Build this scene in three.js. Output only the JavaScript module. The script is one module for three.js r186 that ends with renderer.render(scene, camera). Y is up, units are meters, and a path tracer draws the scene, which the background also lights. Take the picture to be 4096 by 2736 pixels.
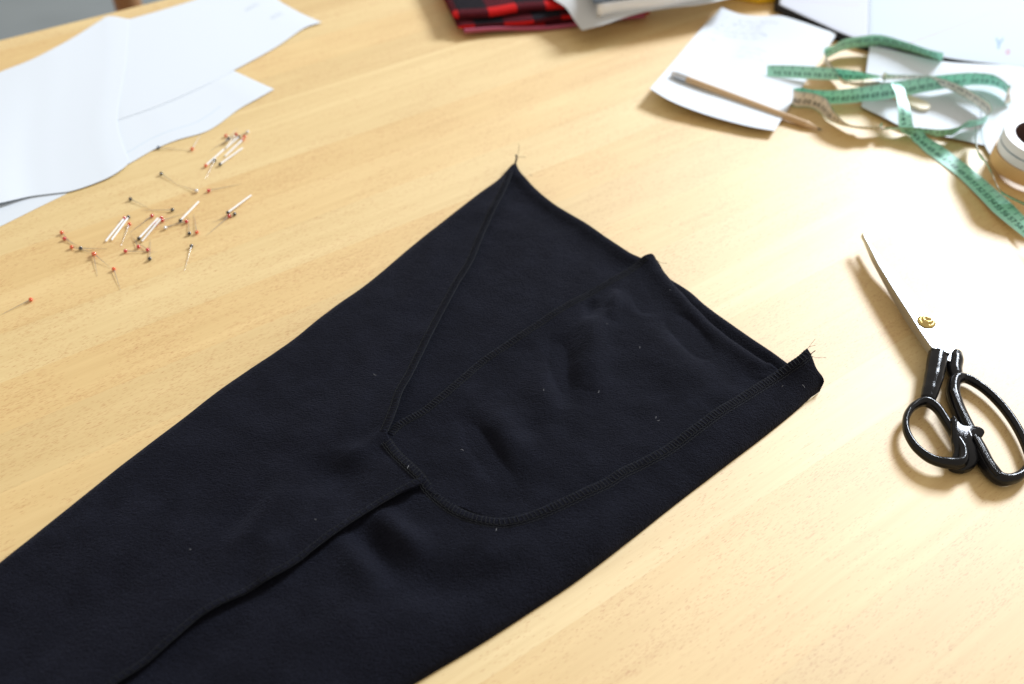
import * as THREE from 'three';
import { mergeGeometries, toCreasedNormals } from 'three/addons/utils/BufferGeometryUtils.js';
import { RectAreaLightUniformsLib } from 'three/addons/lights/RectAreaLightUniformsLib.js';

// ---------------------------------------------------------------- camera, light, exposure
const scene = new THREE.Scene();
const camera = new THREE.PerspectiveCamera(37.93, 1024 / 684, 0.02, 30);
camera.position.set(0, 0.51, 0);
camera.rotation.set(-THREE.MathUtils.degToRad(44.5), 0, THREE.MathUtils.degToRad(3), 'YXZ');
camera.focus = 0.665;
camera.userData.fStop = 4.3;
scene.background = new THREE.Color().setRGB(0.57, 0.52, 0.455);      // even bounce of the bright room
RectAreaLightUniformsLib.init();
const WIN = { pos: [2.55, 2.41, -3.74], look: [0.14, 0, -0.62], w: 1.04, h: 1.09, power: 79 };
const windowLight = new THREE.RectAreaLight(new THREE.Color().setRGB(0.89, 0.97, 1.08), WIN.power, WIN.w, WIN.h);
windowLight.name = 'window_light';
windowLight.position.set(...WIN.pos); windowLight.lookAt(...WIN.look); scene.add(windowLight);
const renderer = new THREE.WebGLRenderer({ antialias: true });
renderer.toneMapping = THREE.LinearToneMapping;
renderer.toneMappingExposure = 1.1;
renderer.shadowMap.enabled = true;

// ---------------------------------------------------------------- helpers
let seed = 7;
const rnd = () => { seed = (seed * 1664525 + 1013904223) >>> 0; return seed / 4294967296; };
const rr = (a, b) => a + (b - a) * rnd();
const lerp = (a, b, t) => a + (b - a) * t;
const sstep = (a, b, x) => { const t = Math.min(1, Math.max(0, (x - a) / (b - a))); return t * t * (3 - 2 * t); };
const V = (list) => list.map(([x, y, z]) => new THREE.Vector3(x / 1000, y / 1000, z / 1000));   // millimetres to metres
const lin = (r, g, b) => new THREE.Color().setRGB(r, g, b);
const names = {};
function numbered(n) { const k = names[n] = (names[n] ?? -1) + 1; return k ? `${n}_${String(k).padStart(3, '0')}` : n; }
function mesh(name, geometry, material, parent) {
  const m = new THREE.Mesh(geometry, material);
  m.name = parent ? name : numbered(name); m.castShadow = m.receiveShadow = true;
  (parent ?? scene).add(m); return m;
}
function tag(o, label, category, group, kind) {
  o.userData = { label, category }; if (group) o.userData.group = group; if (kind) o.userData.kind = kind; return o;
}
function thing(name, label, category, pos = [0, 0, 0], group) {
  const g = new THREE.Group(); g.name = numbered(name); g.position.set(...pos); scene.add(g); return tag(g, label, category, group);
}
function structure(name, geometry, material) { const m = mesh(name, geometry, material); m.userData = { kind: 'structure' }; return m; }
const hash2 = (x, y, s) => { let h = (x * 374761393 + y * 668265263 + s * 2147483647) | 0; h = Math.imul(h ^ (h >>> 13), 1274126177); return ((h ^ (h >>> 16)) >>> 0) / 4294967296; };
function vnoise(x, y, px, py, s) {                                   // value noise that tiles every px, py cells
  const xi = Math.floor(x), yi = Math.floor(y), fx = x - xi, fy = y - yi, u = fx * fx * (3 - 2 * fx), v = fy * fy * (3 - 2 * fy);
  const m = (a, p) => ((a % p) + p) % p;
  const a = hash2(m(xi, px), m(yi, py), s), b = hash2(m(xi + 1, px), m(yi, py), s), c = hash2(m(xi, px), m(yi + 1, py), s), d = hash2(m(xi + 1, px), m(yi + 1, py), s);
  return lerp(lerp(a, b, u), lerp(c, d, u), v);
}
function dataTex(w, h, fn, srgb) {
  const d = new Uint8Array(w * h * 4);
  for (let y = 0; y < h; y++) for (let x = 0; x < w; x++) {
    const c = fn(x, y), i = (y * w + x) * 4;
    d[i] = Math.max(0, Math.min(255, c[0])); d[i + 1] = Math.max(0, Math.min(255, c[1])); d[i + 2] = Math.max(0, Math.min(255, c[2])); d[i + 3] = 255;
  }
  const t = new THREE.DataTexture(d, w, h); t.wrapS = t.wrapT = THREE.RepeatWrapping; t.magFilter = THREE.LinearFilter; t.minFilter = THREE.LinearMipmapLinearFilter; t.generateMipmaps = true;
  if (srgb) t.colorSpace = THREE.SRGBColorSpace; t.needsUpdate = true; return t;
}
function canvasTex(w, h, draw) {
  const c = document.createElement('canvas'); c.width = w; c.height = h; draw(c.getContext('2d'), w, h);
  const t = new THREE.CanvasTexture(c); t.colorSpace = THREE.SRGBColorSpace; t.magFilter = THREE.LinearFilter; return t;
}
// a polyline smoothed by Catmull-Rom and resampled evenly by length
function curve(pts, n) {
  const c = new THREE.CatmullRomCurve3(pts, false, 'centripetal'); c.arcLengthDivisions = 400;
  return c.getSpacedPoints(n);
}
// sheet between four border curves (Coons): c0, c1 run along u at v = 0, 1; d0, d1 along v at u = 0, 1
function sheet({ c0, c1, d0, d1, nu = 40, nv = 40, height, thick = 0.0004, floor = 0.0001, uv = 'plan', uvScale = 1 }) {
  const C0 = curve(V(c0), nu), C1 = curve(V(c1), nu);
  const D0 = d0 ? curve([C0[0], ...V(d0), C1[0]], nv) : null, D1 = d1 ? curve([C0[nu], ...V(d1), C1[nu]], nv) : null;
  const pos = [], uvs = [], idx = [], p = new THREE.Vector3();
  for (let j = 0; j <= nv; j++) for (let i = 0; i <= nu; i++) {
    const u = i / nu, v = j / nv;
    p.set(0, 0, 0).addScaledVector(C0[i], 1 - v).addScaledVector(C1[i], v);
    if (D0) p.addScaledVector(D0[j], 1 - u).addScaledVector(C0[0], -(1 - u) * (1 - v)).addScaledVector(C1[0], -(1 - u) * v);
    if (D1) p.addScaledVector(D1[j], u).addScaledVector(C0[nu], -u * (1 - v)).addScaledVector(C1[nu], -u * v);
    if (height) p.y = height(p.x, p.z, u, v, p.y);
    pos.push(p.x, Math.max(p.y, floor + thick), p.z);
    if (uv === 'plan') uvs.push(p.x * uvScale, p.z * uvScale); else uvs.push(u, 1 - v);
  }
  const W = nu + 1, N = pos.length / 3;
  for (let k = 0; k < N; k++) { pos.push(pos[3 * k], Math.max(pos[3 * k + 1] - thick, floor), pos[3 * k + 2]); uvs.push(uvs[2 * k], uvs[2 * k + 1]); }
  const a0 = [C0[0], C0[nu], C1[nu >> 1]], up = (a0[1].x - a0[0].x) * (a0[2].z - a0[0].z) - (a0[1].z - a0[0].z) * (a0[2].x - a0[0].x) < 0;
  const quad = (a, b, c, d) => (up ? idx.push(a, b, c, a, c, d) : idx.push(a, c, b, a, d, c));
  for (let j = 0; j < nv; j++) for (let i = 0; i < nu; i++) {
    const a = j * W + i, b = a + 1, c = a + W + 1, d = a + W;
    quad(a, b, c, d); quad(N + a, N + d, N + c, N + b);
  }
  for (let i = 0; i < nu; i++) { quad(i, N + i, N + i + 1, i + 1); const q = nv * W + i; quad(q, q + 1, N + q + 1, N + q); }
  for (let j = 0; j < nv; j++) { const q = j * W; quad(q, q + W, N + q + W, N + q); const e = q + nu; quad(e, N + e, N + e + W, e + W); }
  const g = new THREE.BufferGeometry();
  g.setAttribute('position', new THREE.Float32BufferAttribute(pos, 3)); g.setAttribute('uv', new THREE.Float32BufferAttribute(uvs, 2)); g.setIndex(idx);
  g.computeVertexNormals(); return g;
}
// a tube whose radius changes along it: [x, y, z (mm), radius (mm)] per point, section height ratio, closed or open
function taper(list, ratio, y, closed, n = 90, m = 16) {
  const p = list.map((q) => new THREE.Vector3(q[0] / 1000, 0, q[2] / 1000)), c = new THREE.CatmullRomCurve3(p, closed, 'centripetal'), K = list.length, at = (t, f) => { const u = t * (closed ? K : K - 1), k = Math.min(Math.floor(u), closed ? K - 1 : K - 2), w = sstep(0, 1, u - k); return lerp(f(list[k]), f(list[(k + 1) % K]), w) / 1000; };
  const pos = [], uv = [], idx = [];
  for (let i = 0; i <= n; i++) {
    const t = i / n, o = c.getPoint(t), tan = c.getTangent(t), r = { x: at(t, (q) => q[3]), y: at(t, (q) => q[4] ?? y) }, cap = closed ? 1 : Math.sqrt(Math.max(0, 1 - Math.pow(Math.max(0, 1 - Math.min(i, n - i) / 3.0), 2)));
    for (let j = 0; j <= m; j++) { const a = j / m * Math.PI * 2, x = Math.cos(a) * r.x * cap, h = Math.sin(a) * r.x * ratio * cap; pos.push(o.x - tan.z * x, Math.max(0.0004, r.y + h), o.z + tan.x * x); uv.push(o.x * 12, o.z * 12 + j / m * 0.2); }
  }
  for (let i = 0; i < n; i++) for (let j = 0; j < m; j++) { const k = i * (m + 1) + j; idx.push(k, k + 1, k + m + 2, k, k + m + 2, k + m + 1); }
  const g = new THREE.BufferGeometry(); g.setAttribute('position', new THREE.Float32BufferAttribute(pos, 3)); g.setAttribute('uv', new THREE.Float32BufferAttribute(uv, 2)); g.setIndex(idx); g.computeVertexNormals(); return g;
}
const tube = (pts, r, seg = 24, sides = 6) => new THREE.TubeGeometry(new THREE.CatmullRomCurve3(pts, false, 'centripetal'), seg, r, sides, false);
function nearest(line, x, z) {                                        // distance in plan to a resampled line, and how far along it
  let best = 1e9, at = 0;
  for (let k = 0; k < line.length - 1; k++) {
    const a = line[k], b = line[k + 1], dx = b.x - a.x, dz = b.z - a.z, t = Math.max(0, Math.min(1, ((x - a.x) * dx + (z - a.z) * dz) / (dx * dx + dz * dz)));
    const d = Math.hypot(x - a.x - dx * t, z - a.z - dz * t); if (d < best) { best = d; at = (k + t) / (line.length - 1); }
  }
  return [best, at];
}
const plan = (list, n = 50) => curve(V(list), n);
const dist = (line, x, z) => nearest(line, x, z)[0];

// ---------------------------------------------------------------- floor, table
const floorTex = dataTex(256, 256, (x, y) => { const v = 236 + 18 * (vnoise(x / 8, y / 8, 32, 32, 3) - 0.5) + 14 * (vnoise(x / 2, y / 2, 128, 128, 4) - 0.5); return [v, v, v]; }, true);
const floorGeo = new THREE.PlaneGeometry(9, 9); floorGeo.rotateX(-Math.PI / 2);
structure('floor', floorGeo, new THREE.MeshStandardMaterial({ color: lin(0.25, 0.28, 0.285), roughness: 0.7, map: floorTex })).position.set(0, -0.745, -2);

// beech: u runs along the grain over 0.5 m, v across it over 0.25 m
function beech(s, fleckCount, streak) {
  const w = 2048, h = 1024, fl = new Float32Array(w * h); let q = s * 977 + 5;
  const r = () => { q = (q * 1664525 + 1013904223) >>> 0; return q / 4294967296; };
  for (let k = 0; k < fleckCount; k++) {
    const cx = r() * w, cy = r() * h;
    const knot = k % 2600 === 7; if (!knot && vnoise(cx / 170, cy / 64, 12, 16, s + 40) < 0.12 + 0.5 * r()) continue;
    const len = knot ? 30 + r() * 50 : 5 + r() * 10, dark = knot ? 0.42 : 0.2 + 0.8 * r() * r(), wd = knot ? 2.4 : 0.65 + r() * 0.5, sl = (r() - 0.5) * 0.12;
    for (let a = -Math.ceil(len / 2); a <= len / 2; a++) for (let b = -2; b <= 2; b++) {
      const e = Math.max(0, 1 - Math.abs(b - a * sl) / wd) * (1 - Math.pow(Math.abs(a) / (len / 2 + 1), 2)); if (e <= 0) continue;
      const i = ((Math.round(cy + b) + h) % h) * w + ((Math.round(cx + a) + w) % w); fl[i] = Math.max(fl[i], e * dark);
    }
  }
  return dataTex(w, h, (x, y) => {
    const wob = 10 * (vnoise(x / 256, y / 128, 8, 8, s) - 0.5);
    const a = vnoise(x / 512, (y + wob) / 22, 4, 1e6, s + 1) - 0.5, b = vnoise(x / 256, (y + wob) / 7, 8, 1e6, s + 2) - 0.5, c = vnoise(x / 40, y / 2, 52, 512, s + 3) - 0.5;
    const d = vnoise(x / 512, y / 128, 4, 8, s + 5) - 0.5;
    const f = fl[y * w + x], t = streak * (9 * a + 6 * b) + 5 * c + 8 * d;
    return [218 + t * 0.8 - 54 * f, 188 + t - 90 * f, 125 + t * 1.15 - 90 * f];
  }, true);
}
const beechA = beech(1, 48000, 1.0), beechB = beech(2, 14000, 1.35), beechC = beech(3, 32000, 0.8);
const tints = [[1, 1, 1], [1.0, 0.955, 0.89], [0.93, 0.895, 0.83], [1.04, 1.05, 1.09], [0.97, 0.905, 0.80]];
const woodMats = [];
for (const m of [beechA, beechB, beechC]) for (const t of tints) {
  woodMats.push(new THREE.MeshPhysicalMaterial({ map: m, color: lin(...t), roughness: 0.61, ior: 1.9, clearcoat: 1, clearcoatRoughness: 0.61, bumpMap: m, bumpScale: 0.00008 }));
}
const GA = 38 * Math.PI / 180, gd = [Math.cos(GA), -Math.sin(GA)], gn = [-Math.sin(GA), -Math.cos(GA)];   // along the grain, across it
const onTable = (a, n, y) => new THREE.Vector3(gd[0] * a + gn[0] * n, y, gd[1] * a + gn[1] * n);
const table = thing('work_table', 'large light beech work table of glued staves that everything lies on', 'table');
{
  const N0 = -0.12, N1 = 1.052, A0 = -0.45, A1 = 1.5, T = 0.004, gap = 0.000012;
  const core = new THREE.BoxGeometry(A1 - A0, 0.024, N1 - N0);
  const turn = (g) => { g.rotateY(GA); return g; };
  const place = (m, a, n, y) => { m.position.copy(onTable(a, n, y)); return m; };
  place(mesh('core', turn(core), woodMats[2], table), (A0 + A1) / 2, (N0 + N1) / 2, -T - 0.0121);
  let n = N0;
  while (n < N1 - 0.002) {
    const w = Math.min(rr(0.043, 0.049), N1 - n); let a = A0; const last = N1 - n < 0.06; const ww = last ? N1 - n : w;
    while (a < A1 - 0.001) {
      const L = A1 - A0;                                                // full-length staves
      const g = new THREE.BoxGeometry(L - gap * 2, T, ww - gap * 2), p = g.attributes.position, uv = g.attributes.uv, ou = rnd(), ov = rnd(), fl = rnd() < 0.5 ? 1 : -1;
      for (let k = 0; k < p.count; k++) uv.setXY(k, p.getX(k) * fl / 0.5 + ou, (p.getZ(k) + p.getY(k)) / 0.25 + ov);
      place(mesh('stave', turn(g), woodMats[Math.floor(rnd() * woodMats.length)], table), a + L / 2, n + ww / 2, -T / 2);
      a += L;
    }
    n += ww;
  }
  // rounded far border strip, apron and legs under the top
  for (const [a, nn] of [[A0 + 0.07, N0 + 0.07], [A1 - 0.07, N0 + 0.07], [A0 + 0.07, N1 - 0.07], [A1 - 0.07, N1 - 0.07]]) {
    const g = new THREE.CylinderGeometry(0.034, 0.026, 0.715, 20); place(mesh('leg', g, woodMats[1], table), a, nn, -0.028 - 0.3575);
  }
}
// chair at the far side of the table: one back post shows above the far edge
{
  const wood = new THREE.MeshStandardMaterial({ color: lin(0.30, 0.15, 0.06), roughness: 0.5 });
  const ch = thing('wooden_chair', 'brown wooden chair behind the far table edge, one post showing', 'chair');
  const a0 = 0.395, n1 = 1.50, w = 0.40;
  const post = (a) => mergeGeometries([
    tube([onTable(a, n1 + 0.07, -0.745), onTable(a, n1 + 0.01, -0.5), onTable(a, n1, -0.29), onTable(a, n1 + 0.015, -0.1), onTable(a, n1 + 0.07, 0.15)], 0.0205, 30, 12)]);
  mesh('back_post', post(a0), wood, ch); mesh('back_post', post(a0 - w), wood, ch);
  const bx = (la, h, ln) => { const g = new THREE.BoxGeometry(la, h, ln); g.rotateY(GA); return g; };
  const put = (nm, g, a, n, y) => { const m = mesh(nm, g, wood, ch); m.position.copy(onTable(a, n, y)); };
  put('seat', bx(w + 0.03, 0.022, 0.38), a0 - w / 2, n1 - 0.185, -0.29);
  put('backrest', bx(w - 0.045, 0.06, 0.018), a0 - w / 2, n1 + 0.06, 0.11);
  for (const s of [0, 1]) put('front_leg', new THREE.CylinderGeometry(0.018, 0.014, 0.443, 14), a0 - s * w, n1 - 0.34, -0.745 + 0.2216);
}
// the window whose light falls on the table, beyond the right end of the picture
{
  const wn = thing('bright_window', 'white framed window of bright daylight standing beyond the table', 'window');
  wn.position.set(...WIN.pos); wn.lookAt(...WIN.look);
  const white = new THREE.MeshStandardMaterial({ color: lin(0.75, 0.75, 0.74), roughness: 0.5 });
  const pane = new THREE.Mesh(new THREE.PlaneGeometry(WIN.w, WIN.h), new THREE.MeshStandardMaterial({ color: 0x000000, emissive: lin(0.89, 0.97, 1.08), emissiveIntensity: 4 }));
  pane.name = 'pane'; pane.position.z = -0.012; wn.add(pane);
  for (const [x, y, w, h] of [[0, WIN.h / 2 + 0.035, WIN.w + 0.14, 0.07], [0, -WIN.h / 2 - 0.035, WIN.w + 0.14, 0.07], [-WIN.w / 2 - 0.035, 0, 0.07, WIN.h - 0.002], [WIN.w / 2 + 0.035, 0, 0.07, WIN.h - 0.002]]) {
    const b = mesh('frame', new THREE.BoxGeometry(w, h, 0.06), white, wn); b.position.set(x, y, -0.035);
  }
}

// ---------------------------------------------------------------- black fleece trousers, inside out
const fuzzTex = dataTex(1024, 1024, (x, y) => {
  const a = vnoise(x / 3, y / 3, 341, 341, 11), b = vnoise(x / 9 + y / 14, y / 6, 1e6, 1e6, 12), c = vnoise(x / 40, y / 40, 26, 26, 13), d = vnoise(x / 1.4, y / 1.4, 731, 731, 14);
  const v = 255 * (0.30 * a + 0.28 * b + 0.22 * c + 0.20 * d); return [v, v, v];
});
const clothTex = dataTex(1024, 1024, (x, y) => {
  const a = vnoise(x / 2, y / 2, 512, 512, 21), b = vnoise(x / 5 + y / 9, y / 4, 1e6, 1e6, 22), c = vnoise(x / 90, y / 90, 11, 11, 23), sp = hash2(x >> 1, y >> 1, 24) > 0.985 ? 22 : 0;
  const t = 70 * (a - 0.5) + 60 * (b - 0.5) + 40 * (c - 0.5) + sp; return [172 + t, 174 + t, 192 + t * 0.9];
}, true);
const cloth = new THREE.MeshPhysicalMaterial({ color: lin(0.0118, 0.0128, 0.0200), map: clothTex, roughness: 0.96, specularIntensity: 0.25, bumpMap: fuzzTex, bumpScale: 0.0013,
  sheen: 0.75, sheenColor: lin(0.10, 0.112, 0.17), sheenRoughness: 0.55 });
const thread = new THREE.MeshPhysicalMaterial({ color: lin(0.016, 0.0175, 0.019), roughness: 0.7, specularIntensity: 0.4, sheen: 0.25, sheenColor: lin(0.12, 0.13, 0.15), sheenRoughness: 0.5 });
const CUV = 1 / 0.13;                                                // the cloth pattern repeats every 16 cm

const leftEdge = [[-4.8,6,-740.1],[-9.4,3,-736.4],[-19.2,2.5,-718.7],[-35.1,2.5,-696.4],[-59.2,2.5,-659.3],[-85.2,2.5,-619.4],[-115.2,2.5,-569.6],[-139.0,2.5,-537.1],[-160.8,2.5,-502.9],[-192.6,2.5,-462.9],[-220.5,2.5,-420.9],[-246.1,2.5,-382.6],[-269.1,2.5,-345.9],[-284.1,2.5,-321.8],[-315.4,2.5,-271.7],[-345.4,2.5,-223.9]];
const seamB = [[-4.8,8,-737.2],[-5.9,9,-730.6],[-10.9,9,-701.5],[-19.7,9,-666.4],[-27.6,9,-631.4],[-34.9,9,-594.8],[-42.7,9,-571.1],[-53.2,9,-532.9],[-62.6,9,-494.5],[-68.4,9,-469.5],[-72.4,9,-455.0],[-74.2,9,-438.5],[-76.4,9,-425.0],[-78.0,9.5,-417.4]];
const legEnd = [[-78.0,9.5,-417.4],[-74.5,11,-410.5],[-65.1,12,-399.9],[-57.8,12,-391.1],[-51.4,12,-379.7]];
const edgeF = [[-51.4,12,-379.7],[-65.8,11.5,-368.8],[-81.0,11,-355.6],[-95.7,11,-341.6],[-109.5,11,-326.2],[-116.8,11,-317.2],[-130.1,11,-305.8],[-143.6,11,-295.5],[-162.0,11,-281.6],[-175.8,11,-263.2],[-185.6,11,-249.9],[-196.6,11,-239.2],[-230.0,11,-200.4]];
const waistA = [[-4.4,7,-738.7],[-1.9,7,-729.7],[3.0,7,-720.3],[13.8,7,-702.1],[29.6,7,-682.0],[54.8,7,-659.1],[73.0,7,-639.5],[90.5,6.5,-622.3],[101.2,6,-615.1],[120.4,6,-592.3],[136.0,6,-577.4],[145.7,5.5,-564.1],[163.1,5,-544.2],[179.6,5,-526.3],[191.7,5,-513.7],[200.6,5,-503.3]];
const lowA = [[-5.9,5,-735.3],[-28.3,5,-669.2],[-45.9,4.5,-597.8],[-65.2,4.5,-535.4],[-79.6,4.5,-470.8],[-90.0,4.5,-420.4],[-54.0,4,-390.1],[12.5,4,-404.6],[96.4,4,-453.5],[169.0,4,-486.8]];
const edgeC = [[-80.9,8,-415.5],[-73.0,8,-428.5],[-56.3,8,-443.1],[-35.0,8.2,-471.2],[-22.6,8.4,-489.1],[-7.3,8.6,-505.1],[13.8,8.8,-527.0],[35.9,9,-549.8],[59.0,9,-572.0],[83.0,9.5,-594.8],[100.4,10,-611.1],[106.7,10,-613.5]];
const waistC = [[110.7,10,-610.4],[117.5,10,-595.5],[128.7,9.5,-573.2],[135.3,9,-561.2],[149.4,9,-539.7],[165.7,9,-519.4],[181.7,9,-502.5]];
const lowC = [[-83.3,7,-408.2],[-60.0,6.5,-387.7],[-42.8,6.5,-372.3],[-27.1,6.5,-364.7],[-1.1,6.5,-356.2],[28.4,6.5,-366.4],[63.2,6.5,-388.9],[100.9,6.5,-416.4],[140.0,7,-450.7],[179.0,8,-482.5],[192.8,9,-493.5]];
const seamD = [[-75.5,12,-412.5],[-65.1,13,-400.0],[-55.1,13,-389.1],[-47.4,13,-381.6],[-38.8,13,-372.4],[-27.0,13,-362.8],[-13.9,13,-356.4],[-1.2,13,-354.3],[11.2,13,-357.1],[28.0,13,-365.4],[44.9,13,-375.8],[62.5,13,-387.8],[74.4,13,-397.9],[99.9,13,-415.2],[120.2,13,-432.9],[138.9,13,-449.9],[158.0,13.5,-465.8],[177.6,14.5,-482.0],[192.1,16.5,-492.3],[201.4,19,-497.9],[207.6,22,-504.3]];
const endE = [[210.9,20,-497.6],[214.0,16,-492.7],[219.1,9,-489.5],[220.4,5,-487.1]];
const foldE = [[-204.7,2,-127.6],[-128.9,2,-186.1],[-73.9,2,-228.1],[-43.9,2,-251.0],[-9.0,2,-276.8],[16.9,2,-297.3],[44.3,2,-319.7],[79.7,2,-352.5],[104.9,2,-376.8],[145.4,2,-414.6],[171.4,2,-438.6],[194.8,2,-461.2],[211.0,2,-477.7],[219.0,2.5,-485.0]];

const trousers = thing('folded_trousers', 'black fleece trousers turned inside out, folded flat with overlocked seams', 'trousers');
const Ll = plan(leftEdge, 80), Lf = plan(edgeF, 70), Lb = plan(seamB, 60), Lw = plan(waistA, 60), Lc = plan(edgeC, 60), Lcw = plan(waistC, 40), Ld = plan(seamD, 80), Le = plan(foldE, 80), Lend = plan(endE, 16), Lg = plan(legEnd, 20);
const edge = (d, w) => { const q = Math.max(0, 1 - d / w); return Math.sqrt(Math.max(0, 1 - q * q)); };
// folds: straight ridges (or hollows) on the cloth: from, to, height mm, half-width mm
const foldSet = (list) => list.map(([a, b, hh, s]) => ({ line: V([a, b]), hh: hh / 1000, s: s / 1000 }));
const foldsOn = (set, x, z) => { let y = 0; for (const f of set) { const [d, t] = nearest(f.line, x, z); y += 2.6 * f.hh * (0.08 + 0.92 * Math.sin(Math.PI * t)) * Math.exp(-(d * d) / (f.s * f.s)); } return y; };
const soft = (x, z, s, k) => (vnoise(x * k + 40, z * k + 40, 1e6, 1e6, s) - 0.5) * 2;
const fold = (l, h, s) => [l[0], l[1], h, s];
const foldsC = foldSet([
  fold([[64.2,10,-550.4],[50.1,9,-466.5]], 3.4, 11), fold([[31.7,10,-521.0],[39.7,9,-447.4]], -2.2, 9), fold([[78.2,10,-574.1],[71.3,9,-535.7]], 2.2, 5.5), fold([[95.8,10,-581.3],[97.7,9,-545.8]], -1.6, 7),
  fold([[59.8,10,-561.2],[54.7,9,-534.4]], -1.3, 4.5), fold([[-32.5,8,-443.2],[6.9,7,-376.1]], -1.9, 8), fold([[-17.8,8,-451.0],[15.7,7,-396.3]], 1.6, 11), fold([[118.3,10,-549.1],[141.5,9,-502.1]], -2.6, 9), fold([[102.8,10,-539.7],[121.0,9,-471.5]], 1.3, 14), fold([[22.2,9,-493.3],[26.4,8,-434.0]], 1.3, 11)]);
const foldsE = foldSet([
  fold([[-81.8,9,-363.2],[-41.2,10,-323.8]], 2.2, 8), fold([[-92.5,9,-353.2],[-56.8,10,-307.8]], -1.5, 9), fold([[-101.8,9,-345.3],[-63.9,10,-296.1]], 1.7, 9), fold([[-38.1,11,-339.0],[28.9,11,-325.8]], 1.2, 18), fold([[-69.8,11,-298.3],[0.1,11,-315.6]], -1.6, 14), fold([[-107.7,11,-274.3],[-34.1,11,-294.1]], 1.4, 16)]);
const foldsL = foldSet([
  fold([[-144.8,9,-378.3],[-168.1,10,-322.9]], -1.1, 9), fold([[-134.7,9,-375.0],[-159.1,10,-321.7]], 1.0, 10), fold([[-139.3,10,-331.6],[-145.8,11,-290.6]], -1.0, 8), fold([[-132.4,10,-340.9],[-138.9,11,-297.4]], 0.9, 9), fold([[-100.0,10,-402.5],[-99.0,11,-347.7]], -1.2, 10), fold([[-78.6,10,-417.6],[-108.9,11,-388.9]], 1.0, 6), fold([[-115.8,10,-401.4],[-110.8,11,-363.6]], -1.2, 12)]);
function hLeg(x, z) {
  const dl = dist(Ll, x, z), df = Math.min(dist(Lf, x, z), dist(Lg, x, z)), db = dist(Lb, x, z), [, along] = nearest(Ll, x, z);
  const tip = sstep(0.0, 0.08, along);
  let y = 0.0072 + 0.0045 * (1 - sstep(0, 0.07, df)) + 0.0018 * Math.exp(-Math.pow(db / 0.006, 2)) - 0.0016 * Math.exp(-Math.pow((db - 0.016) / 0.008, 2));
  y += foldsOn(foldsL, x, z) + 0.0011 * soft(x, z, 31, 22) + 0.0006 * soft(x, z, 32, 60);
  return y * edge(dl, lerp(0.004, 0.009, tip)) * lerp(0.85, 1, tip);
}
function hA(x, z) {
  const d = dist(Lw, x, z);
  return 0.0046 + 0.0034 * Math.exp(-Math.pow((d - 0.004) / 0.0065, 2)) - 0.0012 * Math.exp(-Math.pow(d / 0.0015, 2)) - 0.0012 * Math.exp(-Math.pow((d - 0.022) / 0.012, 2)) + 0.0005 * soft(x, z, 33, 25) + 0.0003 * soft(x, z, 34, 70);
}
function hC(x, z) {
  const dc = dist(Lc, x, z), dw = dist(Lcw, x, z), dd = dist(Ld, x, z);
  let y = 0.0088 + 0.0032 * Math.exp(-Math.pow((dw - 0.006) / 0.007, 2)) - 0.0015 * Math.exp(-Math.pow(dw / 0.002, 2)) - 0.0014 * Math.exp(-Math.pow((dw - 0.026) / 0.012, 2)) + 0.0010 * Math.exp(-Math.pow(dc / 0.010, 2));
  y += foldsOn(foldsC, x, z) * sstep(0.001, 0.012, dc) + 0.0014 * soft(x, z, 35, 24) + 0.0007 * soft(x, z, 36, 70);
  y = lerp(Math.min(y, 0.0085), y, sstep(0.0, 0.02, dd));
  return Math.max(y, 0.0066);
}
function hE(x, z) {
  const dd = dist(Ld, x, z), de = dist(Le, x, z), [df, ft] = nearest(Lf, x, z), [, along] = nearest(Ld, x, z);
  const under = 1 - sstep(-0.01, 0.075, df);
  let y = lerp(0.0108, 0.0058, under) + 0.0026 * Math.exp(-Math.pow(dd / 0.009, 2)) * (1 - under);
  y += foldsOn(foldsE, x, z) + 0.0016 * soft(x, z, 37, 20) + 0.0008 * soft(x, z, 38, 60);
  y += 0.009 * sstep(0.90, 1.0, along) * (1 - sstep(0.0, 0.035, dd));
  return Math.max(0.0012, y * (0.12 + 0.88 * edge(de, 0.018)));
}
// leg: from the outer fold to the seam, the leg end and the free edge over the lower panel
mesh('leg_panel', sheet({ c0: leftEdge, c1: seamB.concat(legEnd.slice(1), edgeF.slice(1)), nu: 300, nv: 110, height: hLeg, thick: 0.0016, uvScale: CUV }), cloth, trousers);
mesh('back_panel', sheet({ c0: waistA, c1: lowA, nu: 200, nv: 80, height: hA, thick: 0.0016, uvScale: CUV }), cloth, trousers);
mesh('front_panel', sheet({ c0: edgeC, c1: lowC, d1: waistC, nu: 220, nv: 130, height: hC, thick: 0.0015, uvScale: CUV }), cloth, trousers);
const underE = [[-268.9,5,-172.0],[-208.4,5,-242.7],[-168.5,5,-292.9],[-126.2,6,-329.9],[-93.2,7,-356.4],[-73.3,7.5,-374.4],[-62.6,8,-383.4]];
mesh('lower_panel', sheet({ c0: underE.concat(seamD.slice(4)), c1: foldE, d1: endE, nu: 300, nv: 120, height: hE, thick: 0.0015, uvScale: CUV }), cloth, trousers);

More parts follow.
